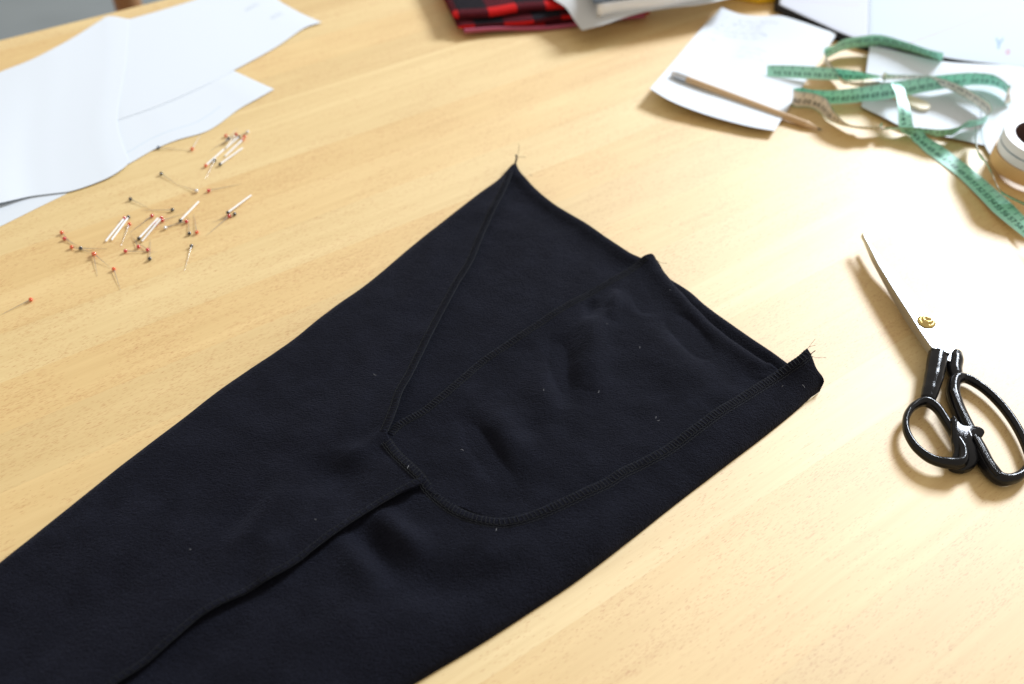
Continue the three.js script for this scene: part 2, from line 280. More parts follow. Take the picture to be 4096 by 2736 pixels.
// overlocked seams: a raised band along a panel edge with cross stitches and a chain of needle thread
function overlock(list, side, width, hfun, { from = 0, to = 1, rise = 0.0009, step = 0.0023, lift = 0, slant = 0.9, chains = 1, outside = 0, r = 0.00024 } = {}) {
  const long = plan(list, 60), len = long.reduce((s, p, k) => s + (k ? p.distanceTo(long[k - 1]) : 0), 0);
  const n = Math.round(len / 0.001), L = plan(list, n), at = (k) => {
    const i = Math.max(0, Math.min(n, k)), a = L[Math.max(0, Math.floor(i) - 1)], b = L[Math.min(n, Math.floor(i) + 1)], f = i - Math.floor(i), q = L[Math.min(n, Math.floor(i) + 1)];
    const p = L[Math.floor(i)].clone().lerp(q, f), t = new THREE.Vector3(b.x - a.x, 0, b.z - a.z).normalize();
    return [p, t, new THREE.Vector3(-t.z * side, 0, t.x * side)];
  };
  const point = (k, q, up) => { const [p, t, m] = at(k), w = width * q - outside, x = p.x + m.x * w, z = p.z + m.z * w, c = 0.5 + 0.5 * Math.min(1, Math.max(0, q));
    const hx = p.x + m.x * Math.max(w, 0.0012), hz = p.z + m.z * Math.max(w, 0.0012);
    return new THREE.Vector3(x, hfun(hx, hz) + lift + rise * Math.sqrt(Math.max(0, 1 - Math.pow(2 * Math.min(1, Math.max(0, q)) - 1, 4))) + up, z); };
  const k0 = Math.floor(n * from), k1 = Math.floor(n * to), pos = [], idx = [], uv = [], Q = 8;
  for (let k = k0; k <= k1; k++) for (let j = 0; j <= Q; j++) { const p = point(k, j / Q, j === 0 || j === Q ? -0.0007 : 0); pos.push(p.x, p.y, p.z); uv.push(p.x * CUV, p.z * CUV); }
  for (let k = 0; k < k1 - k0; k++) for (let j = 0; j < Q; j++) { const a = k * (Q + 1) + j, b = a + 1, c = a + Q + 2, d = a + Q + 1; side > 0 ? idx.push(a, c, b, a, d, c) : idx.push(a, b, c, a, c, d); }
  const g = new THREE.BufferGeometry(); g.setAttribute('position', new THREE.Float32BufferAttribute(pos, 3)); g.setAttribute('uv', new THREE.Float32BufferAttribute(uv, 2)); g.setIndex(idx); g.computeVertexNormals();
  const band = mesh('seam_allowance', g, cloth, trousers), bits = [], sk = step / 0.001;
  for (let k = k0 + 1; k < k1 - 2; k += sk * rr(0.85, 1.15)) {
    const o = slant + rr(-0.25, 0.25);
    bits.push(tube([point(k, -0.03, -0.0003), point(k + o * 0.2, 0.12, r * 0.8), point(k + o * 0.6, 0.5, r * 1.2), point(k + o, 0.88, r * 0.6)], r, 6, 4));
  }
  for (let c = 0; c < chains; c++) {
    const pts = []; for (let k = k0; k <= k1; k += 0.7) pts.push(point(k, 0.96 + c * 0.26 + 0.035 * Math.sin(k * 2.1), 0.00012));
    bits.push(tube(pts, r, pts.length * 2, 4));
  }
  { const pts = []; for (let k = k0; k <= k1; k += 0.8) pts.push(point(k, -0.04 + 0.03 * Math.sin(k * 2.7), -0.0003)); bits.push(tube(pts, r, pts.length * 2, 4)); }
  const st = mesh('overlock_stitches', mergeGeometries(bits.map((b) => { b.deleteAttribute('uv'); return b; })), thread, band); st.userData = { kind: 'stuff' };
}
overlock(edgeC, 1, 0.0052, hC, { from: 0.02, to: 0.985, rise: 0.0005, r: 0.0002 });
const joinF = nearest(Ld, Lf[0].x, Lf[0].z)[1];
overlock(seamD, 1, 0.0054, (x, z) => { const t = nearest(Ld, x, z)[1]; return lerp(hLeg(x, z) + 0.0006, hE(x, z), sstep(joinF - 0.02, joinF + 0.02, t)); }, { from: 0.0, to: 0.995, chains: 2, rise: 0.0005, step: 0.0027, r: 0.00019 });
overlock(seamB, 1, 0.0050, hLeg, { from: 0.05, to: 1, rise: 0.0004, r: 0.00018 });
overlock(edgeF, 1, 0.0034, hLeg, { from: 0.0, to: 0.9, rise: 0.0002, step: 0.0042, r: 0.00014 });

// loose thread ends at the corners
{
  const hairs = [[[[-4.9,8,-740.3],[-3.2,16,-739.4],[-2.8,24,-742.2]], 0.00016], [[[-5.0,9,-742.7],[-1.5,12,-739.3],[3.4,10,-742.7]], 0.00016], [[[-5.6,6,-737.3],[-4.5,9,-741.9],[-5.1,10,-745.1]], 0.0009],
    [[[207.6,22,-504.3],[209.0,24,-505.2],[212.5,30,-507.6]], 0.00013], [[[209.0,24,-505.2],[210.5,26,-504.2],[212.7,27,-504.1]], 0.00013], [[[210.5,20,-501.8],[211.8,22,-502.1],[213.5,23,-503.0]], 0.0003], [[[210.9,20,-500.3],[213.5,20,-499.0],[222.1,18,-501.6]], 0.00012],
    [[[110.8,9,-610.7],[114.4,8,-608.5],[119.6,5,-612.2]], 0.00013], [[[7.6,7,-721.1],[8.9,7,-720.1],[10.2,7,-718.4]], 0.0001]];
  for (const [l, r] of hairs) mesh('loose_thread', tube(V(l), r, 16, 5), thread, trousers);
  const pale = new THREE.MeshStandardMaterial({ color: lin(0.35, 0.36, 0.38), roughness: 0.9 });
  for (const p of V([[117.7,13,-571.5],[67.8,13,-529.6],[60.7,12,-462.6],[98.8,11,-443.0],[100.3,11,-440.3],[23.3,12,-461.8],[187.5,15,-474.2],[203.6,12,-478.4],[-61.0,14,-387.8],[-3.5,13,-345.1],[-111.9,12,-346.2],[91.5,12,-508.0],[-28.1,12,-405.7],[-181.4,9,-322.7],[-93.2,9,-470.3]])) {
    const a = rnd() * 6.3, l = rr(0.0005, 0.0013), pts = [-1, 0, 1].map((k) => new THREE.Vector3(p.x + Math.cos(a) * l * k, p.y + rr(0, 0.0004), p.z + Math.sin(a) * l * k + rr(-0.0004, 0.0004)));
    mesh('lint', tube(pts, 0.00011, 8, 4), pale, trousers);
  }
}

// ---------------------------------------------------------------- shears
{
  const sh = thing('dressmaking_shears', 'steel dressmaking shears with glossy black handles lying closed on the table', 'shears');
  const steel = new THREE.MeshPhysicalMaterial({ color: lin(0.46, 0.48, 0.50), metalness: 1, roughness: 0.34, bumpMap: fuzzTex, bumpScale: 0.00002 });
  const brass = new THREE.MeshPhysicalMaterial({ color: lin(0.62, 0.46, 0.17), metalness: 1, roughness: 0.32 });
  const enamel = new THREE.MeshPhysicalMaterial({ color: lin(0.008, 0.008, 0.009), roughness: 0.11, specularIntensity: 0.5, bumpMap: fuzzTex, bumpScale: 0.0001 });
  const shape = (pts, holes = [], smooth = true) => {
    const ring = (p) => (smooth ? new THREE.CatmullRomCurve3(V(p), true, 'centripetal').getSpacedPoints(110) : V(p)).map((q) => new THREE.Vector2(q.x, -q.z));
    const s = new THREE.Shape(ring(pts)); for (const h of holes) s.holes.push(new THREE.Path(ring(h))); return s;
  };
  const slab = (s, y0, y1, bevel, seg = 5) => {
    const g = new THREE.ExtrudeGeometry(s, { depth: y1 - y0 - bevel * 2, bevelEnabled: bevel > 0, bevelThickness: bevel, bevelSize: bevel, bevelOffset: -bevel, bevelSegments: seg, curveSegments: 12 });
    g.rotateX(-Math.PI / 2); g.translate(0, y0 + bevel, 0); const p = g.attributes.position, uv = g.attributes.uv;
    for (let k = 0; k < p.count; k++) uv.setXY(k, p.getX(k) * 12, p.getZ(k) * 12); return g;
  };
  // the handles fall away towards the near end and are crowned, not flat
  const lean = (g, top) => { const p = g.attributes.position; for (let k = 0; k < p.count; k++) { const z = p.getZ(k), y = p.getY(k), t = sstep(-0.50, -0.32, z); p.setY(k, y - (y / top) * (0.0065 * t)); } return toCreasedNormals(g, 0.8); };
  const slope = (g) => { const p = g.attributes.position; g.computeBoundingBox(); const z0 = g.boundingBox.min.z; for (let k = 0; k < p.count; k++) p.setY(k, p.getY(k) - 0.22 * (p.getZ(k) - z0)); g.computeVertexNormals(); return toCreasedNormals(g, 0.8); };
  const upper = [[280.8,15,-652.0],[283.7,15,-640.9],[289.9,15,-619.3],[298.2,15,-597.0],[305.8,15,-574.9],[313.5,15,-551.9],[317.9,15,-534.8],[319.7,15,-523.0],[314.4,15,-515.4],[302.6,15,-521.2],[298.6,15,-538.1],[295.5,15,-555.1],[290.1,15,-582.9],[284.6,15,-614.6],[282.5,15,-636.3]];
  const lower = [[284.5,9,-649.7],[290.1,9,-622.2],[300.4,9,-598.7],[311.2,9,-572.0],[319.5,9,-546.5],[324.4,9,-518.1],[315.6,9,-512.3],[304.8,9,-519.2],[301.3,9,-533.9],[295.8,9,-557.7],[290.4,9,-589.1],[285.4,9,-628.1]];
  mesh('blade', slab(shape(upper, [], false), 0.0105, 0.015, 0.0005, 2), steel, sh);
  mesh('blade', slab(shape(lower, [], false), 0.0055, 0.0102, 0.0004, 2), steel, sh);
  // stepped brass screw
  const c = V([[306.0,16,-547.8]])[0], sc = mergeGeometries([[0.0068, 0.0068, 0, 0.0006], [0.0068, 0.0050, 0.0006, 0.0016], [0.0048, 0.0030, 0.0016, 0.0034], [0.0028, 0.0004, 0.0034, 0.0050]].map(([r0, r1, y0, y1]) => { const g = new THREE.CylinderGeometry(r1, r0, y1 - y0, 36); g.translate(0, (y0 + y1) / 2, 0); return g; }));
  const scr = mesh('pivot_screw', sc, brass, sh); scr.position.set(c.x, 0.0151, c.z);
  // size mark stamped on the blade
  const mk = V([[310.5,15,-530.3]])[0], ink = new THREE.MeshStandardMaterial({ color: lin(0.35, 0.38, 0.4), metalness: 0.6, roughness: 0.5 });
  const ring9 = [new THREE.TorusGeometry(0.0032, 0.00022, 6, 28), new THREE.TorusGeometry(0.0019, 0.00022, 6, 24)]; ring9[1].translate(0.0012, -0.0032, 0);
  const mark = mergeGeometries(ring9.map((g) => { g.rotateX(-Math.PI / 2); return g; })); const mm = mesh('size_mark', mark, ink, sh); mm.position.set(mk.x, 0.01508, mk.z); mm.rotation.y = 0.5;
  // each handle: rounded bars joined with a flat web, one continuous casting
  const rad = (l, r, y) => l.map((p, k) => [...p, r[k], y?.[k]]);
  const join = (list) => mergeGeometries(list.map((g) => { const q = g.index ? g.toNonIndexed() : g; return q; }));
  const thumbRing = rad([[269.1,9,-452.1],[273.4,9,-461.9],[280.2,9,-469.3],[288.3,9,-473.1],[293.8,9,-468.4],[297.7,9,-454.1],[300.0,9,-441.5],[301.3,9,-429.9],[297.5,9,-420.0],[289.1,9,-419.0],[279.2,9,-421.3],[271.5,9,-429.6],[268.1,9,-441.5]], [2.3, 2.5, 2.8, 3.2, 3.0, 2.9, 3.0, 3.6, 3.8, 3.4, 2.9, 2.6, 2.4]);
  const shank = rad([[309.9,12,-521.7],[305.6,12,-511.2],[300.6,12,-498.4],[294.4,11,-484.4],[289.2,10,-473.2]], [7.0, 7.0, 6.6, 5.9, 5.0], [10, 10, 9.8, 9.4, 9]);
  const web = [[299.9,9,-455.6],[304.4,9,-448.8],[311.4,9,-448.4],[316.8,9,-447.4],[318.9,9,-444.3],[315.4,9,-440.5],[310.8,9,-439.6],[309.3,9,-436.9],[311.2,9,-431.9],[312.0,9,-426.8],[308.9,9,-421.0],[303.2,9,-416.7],[296.0,9,-415.4],[290.4,9,-417.9],[295.4,9,-430.0],[296.4,9,-440.8]];
  mesh('thumb_handle', join([taper(thumbRing, 1.35, 8.4, true, 120), taper(shank, 0.78, 10, false, 60), slope(slab(shape(web), 0.0100, 0.0162, 0.0018, 6))]), enamel, sh);
  const fingerRing = rad([[317.5,9,-498.6],[325.0,9,-500.1],[334.0,9,-492.0],[341.5,9,-477.8],[346.3,9,-459.3],[347.5,9,-439.5],[345.6,9,-425.7],[339.0,9,-417.0],[329.9,9,-411.0],[321.2,9,-410.1],[316.7,9,-417.6],[314.1,9,-433.8],[311.4,9,-453.3],[310.3,9,-473.2],[311.9,9,-487.5]], [4.6, 3.2, 2.9, 2.9, 2.9, 2.9, 3.0, 3.2, 3.4, 4.2, 4.8, 5.0, 5.0, 4.8, 4.6]);
  const tang = rad([[324.6,9,-526.3],[321.8,9,-517.9],[318.2,9,-507.5],[317.3,9,-498.1]], [4.6, 5.8, 5.6, 4.8]);
  mesh('finger_handle', join([taper(fingerRing, 1.25, 5.9, true, 140), taper(tang, 0.9, 6.6, false, 40)]), enamel, sh);
  const grip = [[308.9,11,-483.1],[309.0,11,-472.3],[310.0,11,-453.2],[312.5,11,-433.3],[315.1,11,-415.9],[318.3,11,-409.5]];
  mesh('grip_ridge', tube(V(grip).map((p, k) => p.setY([0.0108, 0.0110, 0.0112, 0.0112, 0.0109, 0.0102][k])), 0.0019, 50, 10), enamel, sh);
}

// ---------------------------------------------------------------- dressmaking pins
{
  const steelPin = new THREE.MeshStandardMaterial({ color: lin(0.5, 0.47, 0.44), metalness: 1, roughness: 0.3 }), glintShaft = new THREE.MeshStandardMaterial({ color: lin(0.82, 0.81, 0.78), roughness: 0.4 });  // white colour paints the window glint on some shafts, drawn thicker for it
  const glass = { orange: lin(0.78, 0.115, 0.03), red: lin(0.62, 0.04, 0.04), black: lin(0.012, 0.016, 0.02), blue: lin(0.012, 0.05, 0.11), white: lin(0.8, 0.79, 0.76) };
  const mats = Object.fromEntries(Object.entries(glass).map(([k, c]) => [k, new THREE.MeshPhysicalMaterial({ color: c, roughness: 0.15, clearcoat: 1, clearcoatRoughness: 0.05 })]));
  const headGeo = new THREE.SphereGeometry(0.00150, 16, 12);
  const made = [];
  const WHERE = { bundle: 'in the tight bundle by the pointed sheet corner', zigzag: 'in the zigzag row below the lowest sheet', heap: 'in the loose heap between bundle and zigzag row', alone: 'lying by itself between the heap and the trousers', paper: 'beside the front edge of the pointed sheet', far: 'lying by itself well away from the other pins' };
  function pin(col, [head, tip], place, thick) {
    const a = V([head])[0], b = V([tip])[0], d = new THREE.Vector3(b.x - a.x, 0, b.z - a.z), len = Math.min(Math.max(d.length(), 0.02), 0.036); d.normalize();
    let y0 = 0.0016; for (const q of made) { const s = Math.hypot(q.x - a.x, q.z - a.z); if (s < 0.0031) y0 = Math.max(y0, q.y + Math.sqrt(Math.max(0, 0.0031 ** 2 - s * s)) + 0.0001); }
    made.push(new THREE.Vector3(a.x, y0, a.z));
    const t = thick ? thing('glint_painted_pin', `glint-painted pin with ${col} ball head ${WHERE[place]}`, 'pin', [a.x, y0, a.z], `${col} glint-painted pins, ${place}`) : thing('ball_headed_pin', `steel pin with ${col} ball head ${WHERE[place]}`, 'pin', [a.x, y0, a.z], `${col}-headed pins, ${place}`);
    mesh('head', headGeo, mats[col], t);
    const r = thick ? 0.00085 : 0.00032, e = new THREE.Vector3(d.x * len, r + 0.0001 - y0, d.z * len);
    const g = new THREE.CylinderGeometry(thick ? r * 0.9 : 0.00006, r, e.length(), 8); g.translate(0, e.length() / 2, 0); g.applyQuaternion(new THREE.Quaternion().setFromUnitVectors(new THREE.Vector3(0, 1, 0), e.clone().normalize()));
    mesh('shaft', g, thick ? glintShaft : steelPin, t);
  }
  pin('blue', [[-322.8,1.5,-740.1],[-294.5,0.4,-739.7]], 'paper');
  pin('orange', [[-293.0,1.5,-740.9],[-291.9,0.4,-767.4]], 'paper');
  pin('orange', [[-268.7,1.5,-764.6],[-259.0,0.4,-758.2]], 'bundle');
  pin('white', [[-265.8,1.5,-757.1],[-273.4,0.4,-746.4]], 'bundle');
  pin('black', [[-263.9,1.5,-756.1],[-261.8,0.4,-779.8]], 'bundle');
  pin('red', [[-260.1,1.5,-767.5],[-264.3,0.4,-749.3]], 'bundle');
  pin('orange', [[-251.9,1.5,-764.5],[-258.4,0.4,-740.7]], 'bundle');
  pin('white', [[-250.7,1.5,-772.1],[-258.2,0.4,-764.4]], 'bundle');
  pin('black', [[-269.1,1.5,-725.2],[-270.4,0.4,-698.8]], 'bundle');
  pin('black', [[-309.2,1.5,-701.5],[-290.1,0.4,-686.8]], 'paper');
  pin('white', [[-272.9,1.5,-679.6],[-291.5,0.4,-688.1]], 'paper');
  pin('red', [[-263.1,1.5,-680.9],[-238.6,0.4,-694.3]], 'paper');
  pin('black', [[-323.9,1.5,-663.5],[-303.8,0.4,-652.6]], 'heap');
  pin('black', [[-285.7,1.5,-652.0],[-311.1,0.4,-650.6]], 'heap');
  pin('red', [[-299.8,1.5,-642.7],[-312.3,0.4,-618.7]], 'heap');
  pin('orange', [[-314.5,1.5,-630.4],[-313.0,0.4,-603.4]], 'heap');
  pin('red', [[-289.8,1.5,-637.5],[-276.3,0.4,-648.8]], 'heap');
  pin('red', [[-293.3,1.5,-632.2],[-297.0,0.4,-619.3]], 'heap');
  pin('white', [[-284.6,1.5,-628.1],[-276.0,0.4,-635.8]], 'heap');
  pin('red', [[-270.2,1.5,-637.5],[-290.3,0.4,-628.0]], 'heap');
  pin('black', [[-263.7,1.5,-622.3],[-271.4,0.4,-645.9]], 'heap');
  pin('orange', [[-258.2,1.5,-624.4],[-267.7,0.4,-649.6]], 'heap');
  pin('red', [[-237.7,1.5,-647.6],[-250.2,0.4,-622.3]], 'heap');
  pin('black', [[-233.9,1.5,-650.7],[-239.2,0.4,-646.9]], 'heap');
  pin('black', [[-257.9,1.5,-606.9],[-255.8,0.4,-578.4]], 'alone');
  pin('orange', [[-363.9,1.5,-615.2],[-354.8,0.4,-606.2]], 'zigzag');
  pin('red', [[-359.1,1.5,-607.9],[-343.5,0.4,-599.3]], 'zigzag');
  pin('orange', [[-349.9,1.5,-598.0],[-332.5,0.4,-593.7]], 'zigzag');
  pin('black', [[-342.5,1.5,-597.1],[-325.3,0.4,-599.2]], 'zigzag');
  pin('orange', [[-330.5,1.5,-591.3],[-319.3,0.4,-566.5]], 'zigzag');
  pin('orange', [[-328.6,1.5,-589.3],[-321.6,0.4,-583.9]], 'zigzag');
  pin('orange', [[-309.2,1.5,-574.6],[-296.5,0.4,-551.3]], 'alone');
  pin('red', [[-298.7,1.5,-602.6],[-308.7,0.4,-617.4]], 'heap');
  pin('red', [[-290.5,1.5,-599.5],[-300.9,0.4,-608.5]], 'heap');
  pin('red', [[-307.1,1.5,-596.6],[-282.8,0.4,-598.7]], 'heap');
  pin('black', [[-285.7,1.5,-588.8],[-292.8,0.4,-613.9]], 'heap');
  pin('orange', [[-358.3,1.5,-535.7],[-374.5,0.4,-518.7]], 'far');
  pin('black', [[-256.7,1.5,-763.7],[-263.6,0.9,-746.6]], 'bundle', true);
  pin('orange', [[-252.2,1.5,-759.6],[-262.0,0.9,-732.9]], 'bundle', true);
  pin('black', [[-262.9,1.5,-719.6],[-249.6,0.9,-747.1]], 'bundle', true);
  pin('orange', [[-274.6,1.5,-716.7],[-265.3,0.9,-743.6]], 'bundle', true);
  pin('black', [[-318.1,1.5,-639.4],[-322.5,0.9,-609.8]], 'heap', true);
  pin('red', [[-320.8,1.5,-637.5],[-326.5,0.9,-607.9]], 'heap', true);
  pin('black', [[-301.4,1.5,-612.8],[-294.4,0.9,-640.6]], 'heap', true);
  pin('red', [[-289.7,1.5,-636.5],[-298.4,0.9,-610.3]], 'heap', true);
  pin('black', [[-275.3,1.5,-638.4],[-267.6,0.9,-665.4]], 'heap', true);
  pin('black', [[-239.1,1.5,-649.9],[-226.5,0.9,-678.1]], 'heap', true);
}

// ---------------------------------------------------------------- paper
const paperTex = (draw, w = 1024, h = 1024) => canvasTex(w, h, (g) => { g.fillStyle = '#f3f4f5'; g.fillRect(0, 0, w, h); draw?.(g, w, h); });
const paperMat = (map) => new THREE.MeshStandardMaterial({ map, color: lin(0.76, 0.81, 0.86), roughness: 0.85 });
const plain = paperMat(paperTex());
function scribble(g, x, y, w, lines, lh, col) {
  g.strokeStyle = col; g.lineWidth = 2;
  for (let k = 0; k < lines; k++) { let px = x; const wl = w * rr(0.5, 1); g.beginPath(); g.moveTo(px, y + k * lh); while (px < x + wl) { px += rr(3, 9); g.lineTo(px, y + k * lh + rr(-lh * 0.28, lh * 0.28)); if (rnd() < 0.16) { px += 12; g.moveTo(px, y + k * lh); } } g.stroke(); }
}
// pattern sheets at the far left of the table
const printA = paperMat(paperTex((g, w, h) => {
  g.fillStyle = 'rgba(120,130,145,0.3)'; g.font = '26px sans-serif';
  for (let k = 0; k < 4; k++) { g.fillRect(w * 0.79, h * 0.40 + k * 13, 90 + 14 * (k % 2), 5); g.fillRect(w * 0.86, h * 0.66 + k * 13, 84 - 10 * (k % 3), 5); g.fillRect(w * 0.82, h * 0.06 + k * 13, 80 + 12 * (k % 2), 5); }
}));
const printB = paperMat(paperTex((g, w, h) => { g.strokeStyle = 'rgba(140,190,220,0.55)'; g.lineWidth = 3; g.beginPath(); g.moveTo(40, h * 0.9); g.lineTo(w * 0.7, h * 0.86); g.stroke(); }));
function paper(name, label, o, mat) { return tag(mesh(name, sheet({ uv: 'uv', thick: 0.00022, nu: 36, nv: 30, ...o }), mat), label, 'paper sheet', undefined); }
paper('pattern_sheet', 'white pattern sheet, lowest of the pile, edge showing at its front', { c0: [[-493.4,0.3,-677.1],[-436.3,0.3,-743.3],[-347.8,0.3,-768.0]], c1: [[-463.3,0.3,-559.5],[-415.6,0.3,-620.4],[-395.6,0.3,-646.8],[-376.8,0.3,-671.7],[-364.6,0.3,-696.0]] }, plain);
paper('pattern_sheet', 'white pattern sheet with a pointed corner reaching towards the pins', { c0: [[-426.0,0.7,-843.4],[-367.1,0.7,-898.1],[-336.2,0.7,-914.1]], c1: [[-352.9,0.8,-700.0],[-340.7,0.8,-715.5],[-326.6,0.7,-737.8],[-311.8,0.8,-753.5],[-287.2,0.7,-772.3],[-267.1,0.9,-812.1],[-256.7,1.3,-826.7],[-242.6,1,-849.3]], d1: [[-314.3,0.7,-897.6],[-290.4,0.7,-881.2],[-264.1,0.8,-863.5]] }, printB);
paper('pattern_sheet', 'white pattern sheet with faint grey print near its far corner', { c0: [[-437.2,1.1,-959.5],[-421.4,1.1,-973.6],[-398.0,1.1,-993.9],[-361.1,1.1,-1029.4],[-303.6,1.1,-1094.0]], c1: [[-372.3,1.1,-781.2],[-341.6,1.1,-810.2],[-313.0,1.1,-844.8],[-289.8,1.1,-879.1],[-258.1,1.2,-929.3],[-233.5,1.7,-977.0],[-220.3,1.5,-987.8]], d1: [[-284.9,1.2,-1045.3],[-250.5,1.2,-1010.3]] }, printA);
paper('pattern_sheet', 'broad white pattern sheet on top of the pile, its front edge wavy', { c0: [[-548.5,1.4,-800.2],[-509.6,1.4,-853.9],[-489.9,1.5,-878.7],[-477.8,1.7,-899.7],[-464.9,1.5,-927.0],[-449.7,1.5,-966.8],[-445.2,1.7,-976.5],[-421.1,1.4,-973.0]], c1: [[-472.1,7.4,-617.8],[-424.5,4.4,-645.6],[-406.1,2,-659.4],[-388.6,1.5,-665.9],[-376.1,1.3,-670.4],[-358.6,1.5,-684.2],[-349.3,1.8,-694.5],[-341.8,1.5,-711.3],[-341.7,1.4,-719.1]], d1: [[-396.1,1.4,-883.7],[-372.1,1.35,-780.8],[-350.5,1.35,-733.9]], nu: 50, nv: 40 }, plain);

// A5 note sheet with pencil notes, its near edge curling up
const noteMat = paperMat(paperTex((g, w, h) => { scribble(g, 60, 70, 420, 5, 40, 'rgba(70,85,125,0.75)'); scribble(g, 50, 300, 150, 7, 46, 'rgba(100,110,130,0.5)'); scribble(g, 280, 330, 200, 3, 46, 'rgba(100,110,130,0.45)'); }, 724, 1024));
tag(mesh('note_sheet', sheet({ uv: 'uv', thick: 0.00022, nu: 36, nv: 44, c0: [[213.8,7,-1060.6],[233.3,5,-1050.7],[254.2,7,-1044.2],[274.1,12,-1037.5],[293.6,13,-1024.9],[320.2,9,-1016.3],[333.2,7,-1012.6]], c1: [[120.9,13,-866.3],[139.3,11,-849.4],[167.1,8.5,-834.7],[194.7,7,-823.9],[217.4,6.5,-816.5],[235.4,6,-813.5]],
  d0: [[185.5,3,-1012.1],[152.4,5,-940.8]], d1: [[310.3,3,-969.6],[278.5,2,-905.5],[255.3,3,-856.8]] }), noteMat), 'white note sheet with faint pencil notes, its near edge curling up', 'paper sheet');

// pencil across the note sheet
{
  const a = V([[145.4,10.5,-901.9]])[0], b = V([[283.7,2.5,-824.4]])[0], L = a.distanceTo(b), dir = b.clone().sub(a).normalize();
  const p = thing('pencil', 'natural wood pencil with a metal ferrule lying across the note sheet', 'pencil', a.toArray()); p.quaternion.setFromUnitVectors(new THREE.Vector3(0, 1, 0), dir);
  const cyl = (r0, r1, y0, y1, n, open) => { const g = new THREE.CylinderGeometry(r1, r0, y1 - y0, n, 1, open); g.translate(0, (y0 + y1) / 2, 0); return g; };
  const woodTex = dataTex(64, 256, (x, y) => { const t = 26 * (vnoise(x / 3, y / 60, 21, 4, 51) - 0.5); return [206 + t, 172 + t, 128 + t]; }, true);
  mesh('barrel', cyl(0.0036, 0.0036, 0.0165, L - 0.017, 6), new THREE.MeshPhysicalMaterial({ map: woodTex, roughness: 0.5 }), p);
  mesh('ferrule', mergeGeometries([cyl(0.0037, 0.0037, 0.004, 0.0164, 20), cyl(0.0039, 0.0039, 0.007, 0.008, 20), cyl(0.0039, 0.0039, 0.012, 0.013, 20)]), new THREE.MeshStandardMaterial({ color: lin(0.6, 0.62, 0.64), metalness: 1, roughness: 0.35 }), p);
  mesh('eraser', cyl(0.0031, 0.0034, 0, 0.0039, 16), new THREE.MeshStandardMaterial({ color: lin(0.7, 0.68, 0.66), roughness: 0.8 }), p);
  mesh('sharpened_tip', cyl(0.0036, 0.0011, L - 0.0169, L - 0.005, 18), new THREE.MeshStandardMaterial({ color: lin(0.66, 0.47, 0.28), roughness: 0.7 }), p);
  mesh('lead', cyl(0.0011, 0.0002, L - 0.0049, L, 10), new THREE.MeshStandardMaterial({ color: lin(0.05, 0.05, 0.055), roughness: 0.4 }), p);
}

// open book with a black cover at the far right
{
  const nb = thing('open_book', 'open book with white pages and a black cover at the far side', 'book');
  const pg = paperMat(paperTex((g, w, h) => {
    g.strokeStyle = 'rgba(225,120,120,0.55)'; g.lineWidth = 3; g.beginPath(); g.moveTo(w * 0.18, h * 0.98); g.quadraticCurveTo(w * 0.5, h * 0.72, w * 0.92, h * 0.66); g.stroke();
    g.fillStyle = 'rgba(120,160,200,0.55)'; g.font = 'bold 74px sans-serif'; g.fillText('Y', w * 0.60, h * 0.93); g.fillStyle = 'rgba(225,110,130,0.6)'; g.font = 'bold 48px sans-serif'; g.fillText('o', w * 0.655, h * 0.955);
  }));
  const pl = paperMat(paperTex((g, w, h) => { g.strokeStyle = 'rgba(225,150,150,0.5)'; g.lineWidth = 3; g.beginPath(); g.moveTo(w * 0.1, h * 0.85); g.lineTo(w * 0.9, h * 0.72); g.stroke(); }));
  pg.color = lin(0.60, 0.67, 0.73); pl.color = lin(0.60, 0.62, 0.68);                // cool bluish pages, the left one greyed for the shade of its curve
  const black = new THREE.MeshStandardMaterial({ color: lin(0.012, 0.012, 0.014), roughness: 0.55 });
  mesh('cover', sheet({ c0: [[302.9,7,-1231.3],[448.2,7,-1344.2],[824.7,7,-1551.3]], c1: [[275.0,7,-1072.4],[305.1,7,-1035.9],[339.8,7,-1003.8],[363.0,7,-989.2],[467.8,7,-964.0],[567.5,7,-950.7]], thick: 0.0066, nu: 24, nv: 10 }), black, nb);
  mesh('page_block', sheet({ uv: 'uv', c0: [[310.9,9.5,-1211.7],[362.8,10.5,-1245.4],[431.8,8.6,-1297.4]], c1: [[279.3,9.5,-1070.8],[309.7,10.5,-1035.8],[341.6,9.8,-1005.8],[362.1,8.6,-994.8]], thick: 0.0012, nu: 30, nv: 20 }), pl, nb);
  mesh('page_block', sheet({ uv: 'uv', c0: [[432.8,8.6,-1299.1],[512.9,10.5,-1343.8],[811.0,10.5,-1519.7]], c1: [[362.5,8.6,-994.3],[383.7,9.8,-988.3],[440.5,10.5,-964.2],[565.7,10.5,-949.9]], thick: 0.0012, nu: 40, nv: 20 }), pg, nb);
}
// loose sheets in front of the book
paper('loose_sheet', 'white paper sheet under the measuring tape, its front edge lifted off the table', { c0: [[359.8,11,-979.2],[394.2,11.4,-968.2],[429.8,12,-955.6],[463.1,12,-954.5],[568.5,12,-959.3]], c1: [[329.2,4.5,-868.0],[346.0,4.5,-851.5],[361.7,4,-836.0],[386.1,3,-827.3],[421.0,2.4,-815.8],[509.7,2.4,-787.7]], d0: [[353.3,8.5,-954.5],[345.0,6,-922.5]], height: (x, z, u, v) => lerp(0.0045, 0.0026, u) + 0.0072 * (1 - sstep(0, 0.45, v)) }, paperMat(paperTex((g, w, h) => { scribble(g, 40, 60, 170, 3, 46, 'rgba(130,135,150,0.3)'); })));
paper('loose_sheet', 'white paper sheet lying under the tape rolls', { c0: [[469.6,5.2,-941.7],[575.4,5.2,-935.0]], c1: [[439.5,4.2,-844.5],[433.4,3.8,-815.6],[436.4,3.6,-787.3],[460.3,3.6,-765.7],[505.3,3.6,-746.7]], nu: 30 }, plain);

